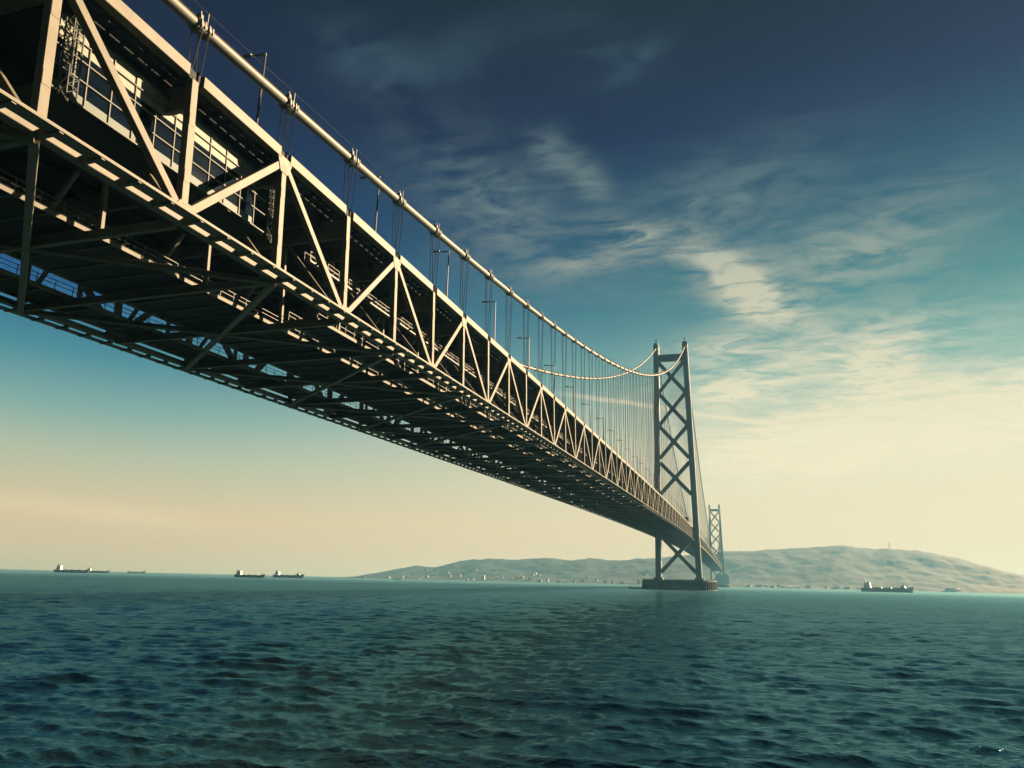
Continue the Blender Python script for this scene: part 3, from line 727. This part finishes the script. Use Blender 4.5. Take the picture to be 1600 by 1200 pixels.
# ------------------------------------------------------------------ ships
def ship(name, u, v, dist, length, heading, hull, label, house=0.12, hh=1.0, bowhouse=False, cargo=None, wake=False, cat='ship'):
    """bow towards +x of the ship; heading turns it about z"""
    q = at_dist(u, v, dist); o = empty(name, q); o.rotation_euler = (0,0,heading)
    L = length; B = L*0.165; D = L*0.078
    def sec(x, b, z0, z1, t=1.0): return [(x,-b*0.72,z0),(x,b*0.72,z0),(x,b,z1*0.45),(x*t,b,z1),(x*t,-b,z1),(x,-b,z1*0.45)]
    h = B/2
    m = MB(); m.sweep([sec(-L*.5,h*.70,-.6,D*1.08,1.02), sec(-L*.44,h*.92,-1.5,D*1.04), sec(-L*.2,h,-1.5,D), sec(L*.25,h,-1.5,D), sec(L*.38,h*.80,-1.5,D*1.12), sec(L*.45,h*.45,-1.2,D*1.40,1.03), sec(L*.485,h*.06,-.8,D*1.6,1.06)])
    hl = m.build('hull', HULLS[hull], o)
    m = MB()
    for s in (-1, 1): m.beam((-L*.2, s*(h-0.1), D+0.5), (L*.33, s*(h-0.1), D+0.5), 0.2, 1.0)
    m.build('bulwark', HULLS[hull], o)
    hx = -L*.44; hl_ = L*house
    m = MB(); lev = 4
    for k in range(lev):
        a = k*0.05*hl_; z = D*1.05 + k*L*.020*hh; m.box(hx+a, hx+hl_-a*0.6, -h*(.86-.07*k), h*(.86-.07*k), z, z+L*.020*hh-0.05)
    dk = m.build('deckhouse', WHITE, o)
    m = MB(); z = D*1.05 + (lev-1)*L*.020*hh
    for k in range(5): y = -h*.5 + k*h*.25; m.box(hx+hl_*.90, hx+hl_*.93, y-0.35, y+0.35, z+L*.006, z+L*.015)
    m.build('bridge_window', SIGNB, dk)
    zf = D*1.05+L*.020*hh*lev
    m = MB(); m.hexa([(hx+L*.005,-h*.25,zf),(hx+L*.04,-h*.25,zf),(hx+L*.04,h*.25,zf),(hx+L*.005,h*.25,zf)],[(hx,-h*.2,zf+L*.03),(hx+L*.032,-h*.2,zf+L*.03),(hx+L*.032,h*.2,zf+L*.03),(hx,h*.2,zf+L*.03)]); m.build('funnel', HULLS[hull], o)
    m = MB(); m.beam((hx+hl_*.7,0,zf), (hx+hl_*.7,0,zf+L*.05), 0.4, 0.4); m.beam((hx+hl_*.7,-h*.3,zf+L*.035),(hx+hl_*.7,h*.3,zf+L*.035),0.25,0.25); m.build('mast', DARK, o)
    m = MB(); m.beam((L*.42,0,D*1.3),(L*.42,0,D*1.3+L*.07),0.45,0.45); m.build('foremast', DARK, o)
    for k in range(3):
        a = -L*.26 + k*L*.19; m = MB(); m.box(a, a+L*.165, -h*.66, h*.66, D*0.99, D*1.0+L*(.012 if not cargo else .022)); m.build('hatch_cover', HATCHL if cargo else HATCH, o)
    if bowhouse:
        m = MB(); m.hexa([(L*.27,-h*.6,D),(L*.37,-h*.6,D),(L*.37,h*.6,D),(L*.27,h*.6,D)],[(L*.285,-h*.5,D+L*.055),(L*.35,-h*.5,D+L*.055),(L*.35,h*.5,D+L*.055),(L*.285,h*.5,D+L*.055)]); m.build('crane_house', HULLS[hull], o)
        m = MB(); m.beam((L*.32,0,D+L*.055),(L*.33,0,D+L*.11),0.9,0.9); m.beam((L*.32,0,D+L*.06),(L*.20,0,D+L*.045),0.6,0.6); m.build('crane_boom', DARK, o)
    tag(o, label, cat, 'ships on the strait'); return o
def hd(u, v, flip=0, dev=0.0):                     # heading that shows the ship broadside
    d = ray(u, v); return math.atan2(d.y, d.x) - math.pi/2 + (math.pi if flip else 0) + dev
ship('cargo_ship', 113, 893, 2250, 88, hd(113,893,0,-0.45), 0, 'dark cargo ship with white deckhouse, leftmost ship on the horizon', hh=1.5)
ship('cargo_ship', 153, 893, 2900, 76, hd(153,893,0,-0.45), 1, 'low dark ship with white deckhouse, second from the left', hh=1.3)
ship('cargo_ship', 214, 894, 3900, 78, hd(214,894,1), 2, 'small faint grey ship, third from the left on the horizon')
ship('cargo_ship', 390, 900, 1600, 63, hd(390,900,0,-0.45), 1, 'dark coaster with white deckhouse and long empty foredeck', hh=1.6, house=0.16)
ship('cargo_ship', 451, 901, 2050, 84, hd(451,901,0,-0.45), 3, 'blue grey ship with crane near its bow, right of the dark coaster', bowhouse=True, hh=1.3)
ship('cargo_ship', 562, 903, 4600, 72, hd(562,903), 2, 'tiny pale ship in front of the left tip of the hills')
ship('cargo_ship', 1386, 924, 1900, 106, hd(1386,924,0,-0.2), 2, 'blue grey ship with pale cargo hold, alone on the right', bowhouse=True, cargo=True, hh=1.5, house=0.13)
ship('fishing_boat', 620, 905, 2600, 26, hd(620,905), 1, 'tiny dark boat below the low hills', cat='boat')
ship('work_boat', 993, 919, 905, 17, hd(993,919), 1, 'small dark work boat beside the tower foundation', cat='boat')

# ------------------------------------------------------------------ buildings on the far shore, mast on the hill
def house_mesh(w, d, h, flat):
    m = MB(); m.box(-w/2, w/2, -d/2, d/2, -6, h)
    r = MB()
    if flat: r.box(-w/2-.5, w/2+.5, -d/2-.5, d/2+.5, h+.004, h+1.0); r.box(-w*.2, w*.1, -d*.2, d*.2, h+1.004, h+4)
    else: r.prism([(-d/2-.8,h+.004),(d/2+.8,h+.004),(0,h+d*.38)], 'x', -w/2-.8, w/2+.8)
    a, b = m.mesh('wall'), r.mesh('roof'); a.materials.append(WALLM); b.materials.append(WALLM if flat else ROOFM); return a, b
protos = [house_mesh(*a) for a in ((14,10,6,False),(18,11,7,False),(24,14,10,True),(16,12,15,True),(30,14,8,True))]
spots = []
for u in (608,628,640,652,661,668,690,700,716,731,738,766,775,786,800,808,815,826,840,846,858,872,884,897,912,921,930,946,958,970,984,996,1006,1013):
    spots.append((u+random.uniform(-3,3), random.choice((0,0,0,30,90,170)), random.choice((0,1,1,2,3))))
for u in (700,735,742,770,832,836,841,1007,1012,905,680,665): spots.append((u, random.uniform(260,430), random.choice((1,2,4))))
for u in (1170,1182,1188,1196,1207,1215,1222,1232,1246,1262,1290,1305,1322,1340,1480,1486,1495): spots.append((u, random.choice((0,10,40)), random.choice((0,1,1,4))))
for u, back, k in spots:
    d = ray(u, 905); y = 4300.0
    for _ in range(12): x = CAM.x + d.x/d.y*y; y = shore_y(x) + 30 + back
    x = CAM.x + d.x/d.y*y
    o = empty('shore_building', (x, y, max(1.2, hill_z(x, y)))); o.rotation_euler = (0,0,random.uniform(-.6,.6))
    if back > 200: tag(o, 'tiny pale building up on the slope of the left hills', 'building', 'pale buildings up on the slope')
    elif u < 1100: tag(o, 'tiny pale building on the shoreline below the left hills', 'building', 'pale buildings along the left shore')
    else: tag(o, 'tiny low building on the shoreline below the big right hill', 'building', 'pale buildings along the right shore')
    for nm, me in zip(('wall','roof'), protos[k]): put(nm, me, o)
d = ray(755, 900); y = 4700.0
for _ in range(12): x = CAM.x + d.x/d.y*y; y = shore_y(x) + 45
o = empty('apartment_block', (x, y, 2)); tag(o, 'taller white block on the shore below the left hills', 'building')
a, b = house_mesh(22, 16, 32, True); put('wall', a, o); put('roof', b, o)
pm_ = at_y(1390, 858, YC); zz = hill_z(pm_.x, YC)
mast = empty('radio_mast', (pm_.x, YC, zz-3)); tag(mast, 'thin radio mast on top of the right hill', 'mast')
m = MB()
for dx, dy in ((-4,-4),(4,-4),(4,4),(-4,4)): m.beam((dx,dy,0), (dx*.15,dy*.15,36), 1.1, 1.1)
for k in range(5): s = 4*(1-k*.17); m.box(-s, s, -s, s, 6*k+4, 6*k+4.6)
m.build('lattice', GALV, mast); MB().box(-3,3,-3,3,36.2,38.5).build('platform', GALV, mast); MB().box(-.6,.6,-.6,.6,38.6,48).build('aerial', GALV, mast)

# ------------------------------------------------------------------ haze
hz = bpy.data.materials.new('haze_air'); hz.use_nodes = True; T = NT(hz.node_tree); T.n.clear()
out = T.new('ShaderNodeOutputMaterial'); pv = T.new('ShaderNodeVolumePrincipled')
pv.inputs['Color'].default_value = (0.063, 0.182, 0.285, 1); pv.inputs['Absorption Color'].default_value = (0.497, 0.137, 0.0, 1)
pv.inputs['Density'].default_value = 0.00012; pv.inputs['Anisotropy'].default_value = 0.18
T.l.new(pv.outputs[0], out.inputs['Volume'])
h = MB().box(-50000, 50000, -50000, 50000, -8, 316).build('haze', hz, stuff=True); h['label'] = 'pale sea haze thickening towards the far shore'
